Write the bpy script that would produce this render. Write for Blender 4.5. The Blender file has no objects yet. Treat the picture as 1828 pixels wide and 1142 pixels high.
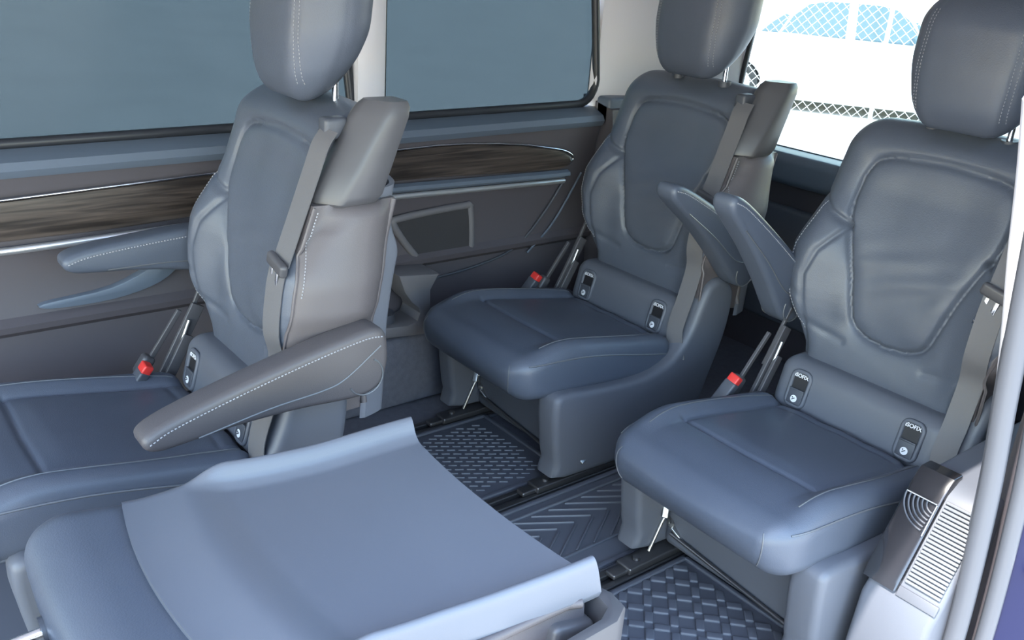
import bpy, bmesh, math, random
import numpy as np
from mathutils import Vector, Matrix
from mathutils.bvhtree import BVHTree

random.seed(4)
scn = bpy.context.scene
COL = scn.collection
PI = math.pi

# ------------------------------------------------------------------ camera
# world: X across the van (the open sliding door is at +X), Y towards the tailgate, Z up, van floor at z = 0
CX, CY = 914.0, 571.0
def camera_axes(vpy, vpx):
    a = np.array(vpx) - (CX, CY); b = np.array(vpy) - (CX, CY)
    f = math.sqrt(-(a @ b))
    vy = np.array([b[0], b[1], f]); vy /= np.linalg.norm(vy)
    vx = -np.array([a[0], a[1], f]); vx /= np.linalg.norm(vx)
    return np.stack([vx, vy, np.cross(vx, vy)]), f
RC, FPX = camera_axes((3100., 70.), (-500., -200.))
cam = bpy.data.cameras.new('camera')
cam.sensor_fit = 'HORIZONTAL'; cam.sensor_width = 36.0
cam.lens = FPX / 1828.0 * 36.0
cam.clip_start = 0.02; cam.clip_end = 300
camo = bpy.data.objects.new('camera', cam); COL.objects.link(camo)
M4 = Matrix.Identity(4)
ax = [RC @ np.array(v) for v in ((1, 0, 0), (0, -1, 0), (0, 0, -1))]
for i in range(3):
    for j in range(3): M4[j][i] = ax[i][j]
M4.translation = (1.325, 0.0, 1.25)
camo.matrix_world = M4
scn.camera = camo

# ------------------------------------------------------------------ sky, sun, exposure
scn.view_settings.view_transform = 'Standard'
scn.view_settings.look = 'None'
scn.view_settings.gamma = 1.0
scn.view_settings.use_curve_mapping = False
scn.view_settings.exposure = 1.62
world = bpy.data.worlds.new('sky'); scn.world = world; world.use_nodes = True
wn = world.node_tree.nodes; wl = world.node_tree.links
for n in list(wn): wn.remove(n)
sky = wn.new('ShaderNodeTexSky'); sky.sky_type = 'NISHITA'; sky.sun_disc = False
sky.sun_elevation = math.radians(58); sky.sun_rotation = math.radians(170); sky.air_density = 1.6; sky.dust_density = 0.6
bg = wn.new('ShaderNodeBackground'); bg.inputs['Strength'].default_value = 0.42
wo = wn.new('ShaderNodeOutputWorld')
wl.new(sky.outputs['Color'], bg.inputs['Color']); wl.new(bg.outputs['Background'], wo.inputs['Surface'])
sun = bpy.data.lights.new('sun', 'SUN'); sun.energy = 4.5; sun.angle = math.radians(0.6); sun.color = (1.0, 0.95, 0.88)
suno = bpy.data.objects.new('sun', sun); COL.objects.link(suno)
to_sun = Vector((0.10, -0.55, 0.83)).normalized()
suno.rotation_euler = to_sun.to_track_quat('Z', 'Y').to_euler()
suno.location = (0, -6, 9)

# ------------------------------------------------------------------ materials
MATS = {}
def mat(name, col, rough=0.5, metal=0.0, spec=0.5, bump=None, var=None, emit=None, aniso=None, coat=0.0, sheen=0.0):
    if name in MATS: return MATS[name]
    m = bpy.data.materials.new(name); m.use_nodes = True
    nt = m.node_tree; N = nt.nodes; L = nt.links
    p = N['Principled BSDF']
    p.inputs['Base Color'].default_value = (*col, 1)
    p.inputs['Roughness'].default_value = rough
    p.inputs['Metallic'].default_value = metal
    p.inputs['Specular IOR Level'].default_value = spec
    p.inputs['Coat Weight'].default_value = coat
    p.inputs['Coat Roughness'].default_value = 0.08
    p.inputs['Sheen Weight'].default_value = sheen
    tc = N.new('ShaderNodeTexCoord')
    if bump:
        kind, scale, strength = bump
        if kind == 'voronoi':
            t = N.new('ShaderNodeTexVoronoi'); out = t.outputs['Distance']
        else:
            t = N.new('ShaderNodeTexNoise'); t.inputs['Detail'].default_value = 4; out = t.outputs['Fac']
        t.inputs['Scale'].default_value = scale
        L.new(tc.outputs['Object'], t.inputs['Vector'])
        b = N.new('ShaderNodeBump'); b.inputs['Strength'].default_value = strength; b.inputs['Distance'].default_value = 0.002
        L.new(out, b.inputs['Height']); L.new(b.outputs['Normal'], p.inputs['Normal'])
    if var:
        scale, amt = var
        t = N.new('ShaderNodeTexNoise'); t.inputs['Scale'].default_value = scale; t.inputs['Detail'].default_value = 5
        L.new(tc.outputs['Object'], t.inputs['Vector'])
        mr = N.new('ShaderNodeMapRange')
        mr.inputs['To Min'].default_value = 1 - amt; mr.inputs['To Max'].default_value = 1 + amt
        L.new(t.outputs['Fac'], mr.inputs['Value'])
        mx = N.new('ShaderNodeVectorMath'); mx.operation = 'SCALE'; mx.inputs[0].default_value = col
        L.new(mr.outputs['Result'], mx.inputs['Scale']); L.new(mx.outputs['Vector'], p.inputs['Base Color'])
    MATS[name] = m
    return m
leather   = mat('black_leather', (0.078, 0.090, 0.117), 0.42, bump=('voronoi', 420, 0.12), var=(9, 0.12))
leather_s = mat('smooth_leather', (0.074, 0.087, 0.116), 0.40, bump=('voronoi', 500, 0.10), var=(7, 0.10))
plastic   = mat('grey_plastic', (0.098, 0.106, 0.128), 0.48, bump=('noise', 900, 0.08))
sideplast = mat('side_panel_leather', (0.100, 0.088, 0.092), 0.50, bump=('voronoi', 500, 0.10))
hardback  = mat('hard_back_plastic', (0.132, 0.140, 0.165), 0.31, bump=('noise', 700, 0.06), var=(4, 0.06))
dplastic  = mat('dark_plastic', (0.060, 0.065, 0.080), 0.45)
gloss     = mat('gloss_black', (0.012, 0.012, 0.015), 0.12, coat=0.6)
trimdark  = mat('door_trim_plastic', (0.076, 0.068, 0.078), 0.50, bump=('noise', 600, 0.10))
trimsoft  = mat('soft_trim', (0.13, 0.125, 0.135), 0.55, bump=('voronoi', 350, 0.10))
sillm     = mat('window_sill_plastic', (0.105, 0.130, 0.170), 0.40)
carpet    = mat('carpet', (0.10, 0.104, 0.13), 0.95, bump=('noise', 300, 0.5), var=(60, 0.25))
rubber    = mat('rubber_mat', (0.085, 0.092, 0.115), 0.55)
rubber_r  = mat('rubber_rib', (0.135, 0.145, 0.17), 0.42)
sealm     = mat('door_seal_rubber', (0.085, 0.090, 0.105), 0.45)
liner     = mat('light_grey_fabric', (0.62, 0.60, 0.63), 0.9, bump=('noise', 500, 0.15))
webbing   = mat('belt_webbing', (0.105, 0.102, 0.108), 0.55, bump=('noise', 900, 0.2))
thread    = mat('stitch_thread', (0.30, 0.30, 0.32), 0.6)
piping    = mat('piping', (0.10, 0.105, 0.115), 0.35)
chrome    = mat('chrome', (0.80, 0.80, 0.82), 0.16, 1.0)
steel     = mat('steel', (0.50, 0.50, 0.50), 0.32, 1.0, bump=('noise', 200, 0.1))
dsteel    = mat('dark_steel', (0.16, 0.16, 0.17), 0.38, 0.9)
redp      = mat('red_plastic', (0.62, 0.035, 0.03), 0.35)
white     = mat('white_print', (0.75, 0.75, 0.78), 0.5)
navy      = mat('navy_paint', (0.007, 0.009, 0.045), 0.40, spec=0.25)
carpaint  = mat('white_car_paint', (0.85, 0.86, 0.86), 0.25, coat=0.6)
tyre      = mat('tyre', (0.02, 0.02, 0.02), 0.8)
galv      = mat('galvanised_wire', (0.55, 0.57, 0.58), 0.45, 0.3)
concrete  = mat('concrete_ground', (0.46, 0.44, 0.41), 0.9, bump=('noise', 12, 0.3), var=(1.2, 0.12))
housing   = mat('belt_housing_plastic', (0.070, 0.068, 0.074), 0.38)

def wood_material():
    m = bpy.data.materials.new('dark_wood'); m.use_nodes = True
    N = m.node_tree.nodes; L = m.node_tree.links; p = N['Principled BSDF']
    tc = N.new('ShaderNodeTexCoord'); mp = N.new('ShaderNodeMapping')
    mp.inputs['Scale'].default_value = (8, 3.0, 70)
    n = N.new('ShaderNodeTexNoise'); n.inputs['Scale'].default_value = 1.6; n.inputs['Detail'].default_value = 8
    n.inputs['Distortion'].default_value = 0.6
    r = N.new('ShaderNodeValToRGB')
    r.color_ramp.elements[0].position = 0.36; r.color_ramp.elements[0].color = (0.018, 0.014, 0.013, 1)
    r.color_ramp.elements[1].position = 0.66; r.color_ramp.elements[1].color = (0.075, 0.058, 0.050, 1)
    L.new(tc.outputs['Object'], mp.inputs['Vector']); L.new(mp.outputs['Vector'], n.inputs['Vector'])
    L.new(n.outputs['Fac'], r.inputs['Fac']); L.new(r.outputs['Color'], p.inputs['Base Color'])
    p.inputs['Roughness'].default_value = 0.36
    b = N.new('ShaderNodeBump'); b.inputs['Strength'].default_value = 0.15; b.inputs['Distance'].default_value = 0.002
    L.new(n.outputs['Fac'], b.inputs['Height']); L.new(b.outputs['Normal'], p.inputs['Normal'])
    return m
wood = wood_material()

def glass_material(name, tint, ior=1.5, rough=0.02):
    m = bpy.data.materials.new(name); m.use_nodes = True
    N = m.node_tree.nodes; L = m.node_tree.links
    for n in list(N): N.remove(n)
    o = N.new('ShaderNodeOutputMaterial'); t = N.new('ShaderNodeBsdfTransparent'); t.inputs['Color'].default_value = (*tint, 1)
    g = N.new('ShaderNodeBsdfGlossy'); g.inputs['Roughness'].default_value = rough
    f = N.new('ShaderNodeFresnel'); f.inputs['IOR'].default_value = ior
    mx = N.new('ShaderNodeMixShader')
    L.new(f.outputs['Fac'], mx.inputs['Fac']); L.new(t.outputs['BSDF'], mx.inputs[1]); L.new(g.outputs['BSDF'], mx.inputs[2])
    L.new(mx.outputs['Shader'], o.inputs['Surface'])
    return m
tinted = glass_material('tinted_glass', (0.195, 0.230, 0.245), ior=1.22, rough=0.25)
rearglass = glass_material('rear_glass', (0.85, 0.90, 0.90))
carglass = glass_material('car_glass', (0.35, 0.45, 0.48))

# ------------------------------------------------------------------ mesh helpers
def to_mesh(name, V, F, smooth=True, angle=None):
    me = bpy.data.meshes.new(name)
    me.from_pydata([tuple(map(float, v)) for v in V], [], [tuple(int(i) for i in f) for f in F])
    me.update()
    if smooth:
        for p in me.polygons: p.use_smooth = True
        if angle: me.set_sharp_from_angle(angle=math.radians(angle))
    return me
def bm_mesh(name, bm, smooth=True, angle=40):
    bmesh.ops.recalc_face_normals(bm, faces=bm.faces)
    me = bpy.data.meshes.new(name); bm.to_mesh(me); bm.free()
    if smooth:
        for p in me.polygons: p.use_smooth = True
        me.set_sharp_from_angle(angle=math.radians(angle))
    return me
def axis_pts(h, r, n, k):
    c = [r * math.tan(i / k * PI / 4) for i in range(1, k + 1)]
    inner = list(np.linspace(-(h - r), h - r, n + 1))
    return np.array([-(h - r) - x for x in reversed(c)] + inner + [(h - r) + x for x in c])
def rbox(size, r, n=(4, 4, 4), k=3, center=(0, 0, 0)):
    """rounded box as one closed quad grid"""
    h = [s / 2 for s in size]; r = min(r, min(h) * 0.999)
    A = [axis_pts(h[i], r, n[i], k) for i in range(3)]
    idx = {}; V = []; F = []
    def vid(i, j, l):
        key = (i, j, l)
        if key not in idx:
            idx[key] = len(V); V.append((A[0][i], A[1][j], A[2][l]))
        return idx[key]
    m = [len(a) - 1 for a in A]
    for i in range(m[0]):
        for j in range(m[1]):
            F.append((vid(i, j, 0), vid(i, j+1, 0), vid(i+1, j+1, 0), vid(i+1, j, 0)))
            F.append((vid(i, j, m[2]), vid(i+1, j, m[2]), vid(i+1, j+1, m[2]), vid(i, j+1, m[2])))
    for i in range(m[0]):
        for l in range(m[2]):
            F.append((vid(i, 0, l), vid(i+1, 0, l), vid(i+1, 0, l+1), vid(i, 0, l+1)))
            F.append((vid(i, m[1], l), vid(i, m[1], l+1), vid(i+1, m[1], l+1), vid(i+1, m[1], l)))
    for j in range(m[1]):
        for l in range(m[2]):
            F.append((vid(0, j, l), vid(0, j, l+1), vid(0, j+1, l+1), vid(0, j+1, l)))
            F.append((vid(m[0], j, l), vid(m[0], j+1, l), vid(m[0], j+1, l+1), vid(m[0], j, l+1)))
    V = np.array(V); hh = np.array(h) - r
    q = np.clip(V, -hh, hh); d = V - q
    ln = np.linalg.norm(d, axis=1); ok = ln > 1e-9
    d[ok] = d[ok] / ln[ok][:, None] * r
    return q + d + np.array(center), F
def ss(a, b, x):
    t = np.clip((x - a) / (b - a), 0, 1); return t * t * (3 - 2 * t)
def polydist(P, pts):
    """distance of 2-D points P (N,2) to a polyline"""
    best = np.full(len(P), 1e9)
    for a, b in zip(pts[:-1], pts[1:]):
        a = np.array(a); b = np.array(b); ab = b - a
        t = np.clip(((P - a) @ ab) / (ab @ ab), 0, 1)
        best = np.minimum(best, np.linalg.norm(P - (a + t[:, None] * ab), axis=1))
    return best
def catmull(pts, n=8, closed=False):
    P = [np.array(p, float) for p in pts]; out = []
    m = len(P)
    rng = range(m) if closed else range(m - 1)
    for i in rng:
        p1, p2 = P[i], P[(i+1) % m]
        p0 = P[i-1] if (i > 0 or closed) else 2*p1 - p2
        p3 = P[(i+2) % m] if (i + 2 < m or closed) else 2*p2 - p1
        for s in range(n):
            t = s / n
            out.append(0.5 * ((2*p1) + (-p0+p2)*t + (2*p0-5*p1+4*p2-p3)*t*t + (-p0+3*p1-3*p2+p3)*t**3))
    if not closed: out.append(P[-1])
    return out
def tube_vf(path, r, seg=8, closed=False):
    P = [Vector(p) for p in path]; V = []; F = []; n = len(P)
    up = Vector((0.13, 0.37, 0.92)).normalized(); prev = None
    for i, p in enumerate(P):
        a = P[(i-1) % n] if (closed or i > 0) else p
        b = P[(i+1) % n] if (closed or i < n-1) else p
        t = (b - a).normalized()
        if prev is None:
            s = t.cross(up).normalized()
        else:
            s = (prev - t * prev.dot(t)).normalized()
        prev = s; w = t.cross(s)
        rr = r[i] if hasattr(r, '__len__') else r
        for k in range(seg):
            A = 2 * PI * k / seg
            V.append(p + (s * math.cos(A) + w * math.sin(A)) * rr)
    m = n if closed else n - 1
    for i in range(m):
        for k in range(seg):
            a, b = i*seg + k, i*seg + (k+1) % seg
            c, d = ((i+1) % n)*seg + (k+1) % seg, ((i+1) % n)*seg + k
            F.append((a, b, c, d))
    if not closed:
        F.append(tuple(range(seg-1, -1, -1))); F.append(tuple((n-1)*seg + k for k in range(seg)))
    return V, F
def tube(name, path, r, seg=8, closed=False):
    V, F = tube_vf(path, r, seg, closed); return to_mesh(name, V, F, True, 50)
def joined(name, vfs, smooth=True, angle=50):
    V = []; F = []
    for v, f in vfs:
        o = len(V); V += list(v); F += [tuple(i + o for i in ff) for ff in f]
    return to_mesh(name, V, F, smooth, angle)
def dashes(name, path, r, on=0.0045, off=0.003, seg=4):
    P = [Vector(p) for p in path]; L = [0]
    for a, b in zip(P[:-1], P[1:]): L.append(L[-1] + (b - a).length)
    def at(s):
        for i in range(len(L) - 1):
            if s <= L[i+1]:
                return P[i].lerp(P[i+1], (s - L[i]) / max(1e-9, L[i+1] - L[i]))
        return P[-1]
    s = 0; out = []
    while s + on < L[-1]:
        out.append(tube_vf([at(s), at(s + on/2), at(s + on)], r, seg)); s += on + off
    return joined(name, out)
def prism(name, outline, axis, a, b, bevel=0.006, seg=2, angle=35):
    """2-D outline extruded along an axis ('x': outline in (y,z), 'y': (x,z), 'z': (x,y))"""
    bm = bmesh.new()
    def P(u, v, w):
        return (w, u, v) if axis == 'x' else ((u, w, v) if axis == 'y' else (u, v, w))
    lo = [bm.verts.new(P(u, v, a)) for u, v in outline]; hi = [bm.verts.new(P(u, v, b)) for u, v in outline]
    bm.faces.new(lo); bm.faces.new(list(reversed(hi))); n = len(lo)
    for i in range(n): bm.faces.new((lo[i], hi[i], hi[(i+1) % n], lo[(i+1) % n]))
    bmesh.ops.recalc_face_normals(bm, faces=bm.faces)
    if bevel:
        cap = [e for e in bm.edges if any(len(f.verts) > 4 or n <= 4 for f in e.link_faces) and
               e.calc_face_angle(0) > 0.6]
        bmesh.ops.bevel(bm, geom=cap, offset=bevel, segments=seg, affect='EDGES', profile=0.5, clamp_overlap=True)
    return bm_mesh(name, bm, True, angle)
def box(name, lo, hi, bevel=0.004, seg=2):
    lo = np.array(lo, float); hi = np.array(hi, float)
    V, F = rbox(hi - lo, max(bevel, 1e-4), (1, 1, 1), seg, (lo + hi) / 2)
    return to_mesh(name, V, F, True, 40)
def boxvf(lo, hi, bevel=0.003, seg=1):
    lo = np.array(lo, float); hi = np.array(hi, float)
    return rbox(hi - lo, bevel, (1, 1, 1), seg, (lo + hi) / 2)
def rotated(vf, M):
    V, F = vf; return [tuple(M @ Vector(v)) for v in V], F
def obar(a, b, w, t, up=(0, 0, 1), bevel=0.002):
    """a rounded flat bar from a to b, w wide, t thick"""
    a = Vector(a); b = Vector(b); d = (b - a); L = d.length; d.normalize()
    s = d.cross(Vector(up)).normalized(); n = s.cross(d)
    V, F = rbox((L, w, t), bevel, (1, 1, 1), 2)
    M = Matrix((d, s, n)).transposed()
    c = (a + b) / 2
    return [tuple(c + M @ Vector(v)) for v in V], F

def obj(name, me, m, parent=None):
    o = bpy.data.objects.new(name, me); COL.objects.link(o)
    if m is not None and not me.materials: me.materials.append(m)
    if parent is not None: o.parent = parent
    return o
def tag(o, label=None, cat=None, group=None, kind=None):
    if label: o['label'] = label
    if cat: o['category'] = cat
    if group: o['group'] = group
    if kind: o['kind'] = kind
    return o
def empty(name, loc):
    o = bpy.data.objects.new(name, None); COL.objects.link(o); o.location = loc; o.empty_display_size = 0.1
    return o
def struct(name, me, m, label=None, parent=None):
    o = obj(name, me, m, parent)
    if parent is None: o['kind'] = 'structure'
    if label: o['label'] = label
    return o

# ------------------------------------------------------------------ the setting: outside
ground = struct('ground', box('ground', (-60, -40, -0.75), (60, 60, -0.55), 0.01), concrete, 'pale sunlit concrete yard around the van')

# ------------------------------------------------------------------ the setting: van shell
XW = 0.80
floor = struct('floor', box('floor', (-0.80, -1.3, -0.12), (0.86, 2.62, -0.012), 0.004), carpet, 'dark grey carpeted van floor')
ceiling = struct('ceiling', box('ceiling', (-0.84, -1.3, 1.42), (0.85, 2.66, 1.50), 0.02), liner, 'pale grey fabric headliner of the van')
underbody = struct('trim_1', box('underbody', (0.80, -0.3, -0.40), (0.90, 1.42, -0.013), 0.01), navy, 'navy door sill below the sliding door')

# right-hand wall of the van (the far one) built from lofted profiles along Y
def loft_y(name, prof, ys, closed=True):
    """prof(y) -> list of (x,z); swept along ys"""
    V = []; F = []; n = None
    for y in ys:
        P = prof(y); n = len(P)
        V += [(x, y, z) for x, z in P]
    for i in range(len(ys) - 1):
        for k in range(n if closed else n - 1):
            a, b = i*n + k, i*n + (k+1) % n
            F.append((a, b, b + n, a + n))
    if closed:
        F.append(tuple(range(n - 1, -1, -1))); F.append(tuple((len(ys)-1)*n + k for k in range(n)))
    me = to_mesh(name, V, F, True, 30)
    bm = bmesh.new(); bm.from_mesh(me); bmesh.ops.recalc_face_normals(bm, faces=bm.faces); bm.to_mesh(me); bm.free()
    return me
def waist(y): return 0.778 + 0.010 * (y - 0.36)
ys = list(np.linspace(-1.3, 2.06, 30))
wall_right = struct('wall_right', loft_y('wall_right', lambda y: [(-0.795, -0.01), (-0.805, 0.18), (-0.815, 0.37), (-0.795, 0.385), (-0.792, 0.40), (-0.812, 0.415),
        (-0.825, 0.48), (-0.818, 0.56), (-0.81, 0.60), (-0.812, 0.69), (-0.80, waist(y) - 0.06), (-0.80, waist(y) - 0.025), (-0.88, waist(y) - 0.01), (-0.90, waist(y) - 0.02), (-0.90, -0.01)], ys),
        trimdark, 'dark grey moulded side wall with wood inlay below the tinted windows')
obj('window_sill', loft_y('window_sill', lambda y: [(-0.786, waist(y) - 0.042), (-0.780, waist(y) - 0.030), (-0.790, waist(y) - 0.014), (-0.835, waist(y) + 0.004), (-0.865, waist(y) + 0.004), (-0.865, waist(y) - 0.03), (-0.79, waist(y) - 0.047)], ys), sillm, wall_right)
# wood inlay: wide in front, closing to a rounded point behind the rear seat
def wtop(y): return 0.683 + 0.02 * np.clip((y - 0.34) / 0.5, 0, 1) + 0.022 * np.clip((y - 0.9) / 0.5, 0, 1) - 0.055 * np.clip((y - 1.45) / 0.5, 0, 1)**2
def wbot(y): return 0.592 + 0.042 * np.clip((y - 0.6) / 0.7, 0, 1) - 0.018 * np.clip((y - 1.4) / 0.5, 0, 1)
def wood_prof(y):
    t, b = wtop(y), wbot(y)
    e = math.sqrt(max(0.0, 1 - max(0.0, (y - 1.88) / 0.075)**2))
    c = (t + b) / 2; t = c + (t - c) * e; b = c + (b - c) * e
    return [(-0.808, t), (-0.797, t - 0.004*e), (-0.793, c), (-0.797, b + 0.004*e), (-0.808, b), (-0.82, c)]
wys = list(np.linspace(-1.3, 1.86, 30)) + list(np.linspace(1.88, 1.9545, 12))
obj('wood_inlay', loft_y('wood_inlay', wood_prof, wys), wood, wall_right)
up = [(-0.798, y, wtop(y) * 1.0 + 0.001) for y in np.linspace(-1.3, 1.88, 30)]
cA = (wtop(1.88) + wbot(1.88)) / 2
up += [(-0.798, 1.88 + 0.077 * math.sin(a), cA + (wtop(1.88 + 0.075*math.sin(a)) - wbot(1.88)) / 2 * math.cos(a)) for a in np.linspace(0.15, 2.2, 14)]
obj('chrome_strip', tube('chrome_strip', up, 0.0032), chrome, wall_right)
# thick chrome line under the wood, dark gloss shelf above it
def cz(y): return 0.572 + 0.02 * np.clip((y - 0.4) / 0.8, 0, 1) - 0.012 * np.clip((y - 1.3) / 0.6, 0, 1)
obj('chrome_strip', tube('chrome_strip_low', [(-0.802, y, cz(y)) for y in np.linspace(-1.3, 1.93, 40)], 0.0085, 10), mat('brushed_aluminium', (0.85, 0.85, 0.87), 0.32, 0.85), wall_right)
obj('trim_ledge', loft_y('trim_ledge', lambda y: [(-0.80, cz(y) + 0.036), (-0.786, cz(y) + 0.030), (-0.784, cz(y) + 0.020), (-0.80, cz(y) + 0.010), (-0.83, cz(y) + 0.02)], list(np.linspace(1.0, 1.94, 24))), sillm, wall_right)
# speaker in the rear side panel
spk = [(1.315, 0.505), (1.34, 0.525), (1.55, 0.537), (1.575, 0.525), (1.585, 0.41), (1.565, 0.392), (1.41, 0.398), (1.385, 0.41)]
spc = catmull(spk, 5, True)
obj('speaker_bezel', tube('speaker_bezel', [(-0.812, p[0], p[1]) for p in spc], 0.011, 8, True), trimsoft, wall_right)
obj('speaker_grille', prism('speaker_grille', [tuple(p) for p in spc], 'x', -0.83, -0.808, 0.0), mat('speaker_cloth', (0.035, 0.034, 0.038), 0.8, bump=('voronoi', 900, 0.5)), wall_right)
# edge of the moulded panel, sweeping down from the wood tip
obj('panel_seam', tube('panel_seam', catmull([(-0.805, 1.93, 0.575), (-0.806, 1.86, 0.48), (-0.808, 1.76, 0.385), (-0.808, 1.62, 0.345), (-0.806, 1.40, 0.325), (-0.806, 1.27, 0.32)], 8), 0.004), dplastic, wall_right)
obj('panel_seam', tube('panel_seam2', catmull([(-0.80, 2.0, 0.60), (-0.80, 1.90, 0.45), (-0.80, 1.80, 0.36)], 8), 0.0035), chrome if False else sillm, wall_right)
# armrest scoop with door pull in the front panel
obj('door_pull', prism('door_pull', [tuple(p) for p in catmull([(0.40, 0.44), (0.55, 0.455), (0.66, 0.50), (0.72, 0.545), (0.72, 0.50), (0.66, 0.45), (0.55, 0.425), (0.42, 0.425)], 4, True)], 'x', -0.83, -0.80, 0.004), sillm, wall_right)
# cup holder shelf
shelf = [(1.12, 0.262), (1.13, 0.232), (1.21, 0.222), (1.39, 0.203), (1.376, 0.25), (1.372, 0.34), (1.40, 0.385), (1.265, 0.40), (1.287, 0.345), (1.309, 0.314), (1.332, 0.294), (1.339, 0.277), (1.330, 0.255), (1.30, 0.246), (1.229, 0.252)]
obj('cup_holder', prism('cup_holder', shelf, 'x', -0.80, -0.70, 0.006), trimsoft, wall_right)
obj('cup', tube('cup', [(-0.76, 1.25, 0.20), (-0.76, 1.25, 0.275)], 0.036, 20), dplastic, wall_right)
obj('kick_panel', box('kick_panel', (-0.83, 1.10, -0.01), (-0.712, 2.0, 0.205), 0.012), carpet, wall_right)
# rear side trim behind the rear seat (dark ledge) and light pillar
wr = struct('trim_2', loft_y('rear_quarter_trim', lambda y: [(-0.74 - 0.02*(2.6-y), -0.01), (-0.74 - 0.02*(2.6-y), 0.74), (-0.76, 0.80), (-0.90, 0.83), (-0.90, -0.01)], list(np.linspace(2.07, 2.6, 8))), trimdark, 'dark grey luggage side trim behind the rear seat')
obj('sill_block', box('sill_block', (-0.84, 2.07, 0.75), (-0.775, 2.22, 0.835), 0.012), sillm, wr)

# windows in the right wall
def window(n, y0, y1, z0a, z0b, z1, rr, label):
    ro = []
    def corner(cy, cz_, a0, a1, r):
        return [(cy + r*math.cos(a), cz_ + r*math.sin(a)) for a in np.linspace(a0, a1, 8)]
    r = rr
    ro += corner(y0 + 0.03, z0a + 0.03, PI, 1.5*PI, 0.03)
    ro += corner(y1 - r, z0b + r, 1.5*PI, 2*PI, r)
    ro += corner(y1 - r - 0.05, z1 - r, 0, 0.5*PI, r)
    ro += corner(y0 + 0.03, z1 - 0.03, 0.5*PI, PI, 0.03)
    w = struct('window_%d' % n, tube('window_seal_%d' % n, [(-0.852, a, b) for a, b in ro], 0.013, 8, True), mat('window_seal', (0.02, 0.022, 0.028), 0.4), label)
    obj('pane', prism('pane_%d' % n, ro, 'x', -0.868, -0.864, 0.0), tinted, w)
    return w
window(1, -1.15, 1.20, waist(-1.15) + 0.012, waist(1.2) + 0.012, 1.27, 0.05, 'large dark tinted side window ahead of the pale pillar')
window(2, 1.29, 2.075, waist(1.29) + 0.012, waist(2.05) + 0.012, 1.27, 0.075, 'dark tinted rear side window with rounded lower corner')
pil = struct('trim_3', prism('pillar_trim', [(-0.865, 1.20), (-0.825, 1.205), (-0.815, 1.22), (-0.815, 1.27), (-0.825, 1.285), (-0.865, 1.29)], 'z', 0.805, 1.42, 0.0), liner, 'pale grey pillar trim between the two side windows')
dp = struct('trim_4', prism('rear_pillar_trim', [(-0.868, 2.055), (-0.842, 2.065), (-0.835, 2.10), (-0.80, 2.2), (-0.755, 2.5), (-0.72, 2.59), (-0.72, 2.63), (-0.90, 2.63)], 'z', 0.80, 1.42, 0.0), liner, 'pale grey rear corner pillar trim beside the tailgate glass')
struct('trim_5', box('window_header', (-0.90, -1.3, 1.26), (-0.82, 2.63, 1.44), 0.015), liner, 'pale grey header trim above the side windows')

# tailgate
wall_rear = struct('wall_rear', loft_y('wall_rear', lambda y: [(-0.80, -0.4), (-0.80, 0.66), (0.80, 0.66), (0.80, -0.4)], [2.60, 2.70]), trimdark, 'dark inner tailgate panel below the rear glass')
obj('tailgate_ledge', box('tailgate_ledge', (-0.80, 2.52, 0.60), (0.80, 2.66, 0.70), 0.03, 4), sillm, wall_rear)
obj('tailgate_recess', box('tailgate_recess', (-0.62, 2.575, 0.12), (0.62, 2.61, 0.52), 0.02, 3), plastic, wall_rear)
w3o = [(-0.74, 0.69), (0.74, 0.69), (0.68, 1.28), (-0.68, 1.28)]
w3 = struct('window_3', tube('rear_window_seal', [(x, 2.63, z) for x, z in w3o], 0.014, 8, True), MATS['window_seal'], 'clear rear window of the tailgate with a white car behind')
obj('pane', prism('rear_pane', w3o, 'y', 2.632, 2.636, 0.0), rearglass, w3)
struct('trim_6', box('tailgate_header', (-0.85, 2.56, 1.25), (0.85, 2.70, 1.44), 0.02), liner, 'pale grey header over the rear glass')

# near (left) wall behind the sliding door opening
wall_left = struct('wall_left', loft_y('wall_left', lambda y: [(0.80, -0.01), (0.80, 0.74), (0.83, 0.76), (0.862, 0.76), (0.862, -0.30)], [1.56, 2.0, 2.62]), trimdark, 'dark side wall trim behind the sliding door opening')
struct('trim_7', prism('left_rear_pillar', [(0.80, 1.50), (0.84, 1.42), (0.89, 1.42), (0.89, 1.56), (0.82, 1.56)], 'z', 0.755, 1.42, 0.0), liner, 'pale pillar trim at the rear edge of the door opening')
struct('trim_8', prism('left_corner_pillar', [(0.90, 2.2), (0.82, 2.2), (0.76, 2.5), (0.72, 2.63), (0.90, 2.63)], 'z', 0.755, 1.42, 0.0), liner, 'pale corner pillar trim on the door side')
w4o = [(1.57, 0.77), (2.19, 0.77), (2.19, 1.28), (1.57, 1.28)]
w4 = struct('window_4', tube('left_window_seal', [(0.868, a, b) for a, b in w4o], 0.012, 8, True), MATS['window_seal'], 'tinted rear side window on the door side')
obj('pane', prism('left_pane', w4o, 'x', 0.872, 0.876, 0.0), tinted, w4)
struct('trim_9', box('door_header', (0.78, -1.3, 1.33), (0.84, 2.63, 1.44), 0.02), liner, 'pale header trim over the sliding door opening')

# ------------------------------------------------------------------ floor: mats and rails
def mat_base(name, x0, x1, y0, y1, label):
    V, F = boxvf((x0, y0, -0.012), (x1, y1, -0.003), 0.004, 2)
    root = tag(obj(name, to_mesh(name, V, F, True, 40), rubber), label, 'floor mat')
    for a, b in (((x0, y0), (x1, y0 + 0.012)), ((x0, y1 - 0.012), (x1, y1)), ((x0, y0), (x0 + 0.012, y1)), ((x1 - 0.012, y0), (x1, y1))):
        obj('rim', box('mat_rim', (a[0], a[1], -0.004), (b[0], b[1], 0.004), 0.003), rubber, root)
    return root
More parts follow.
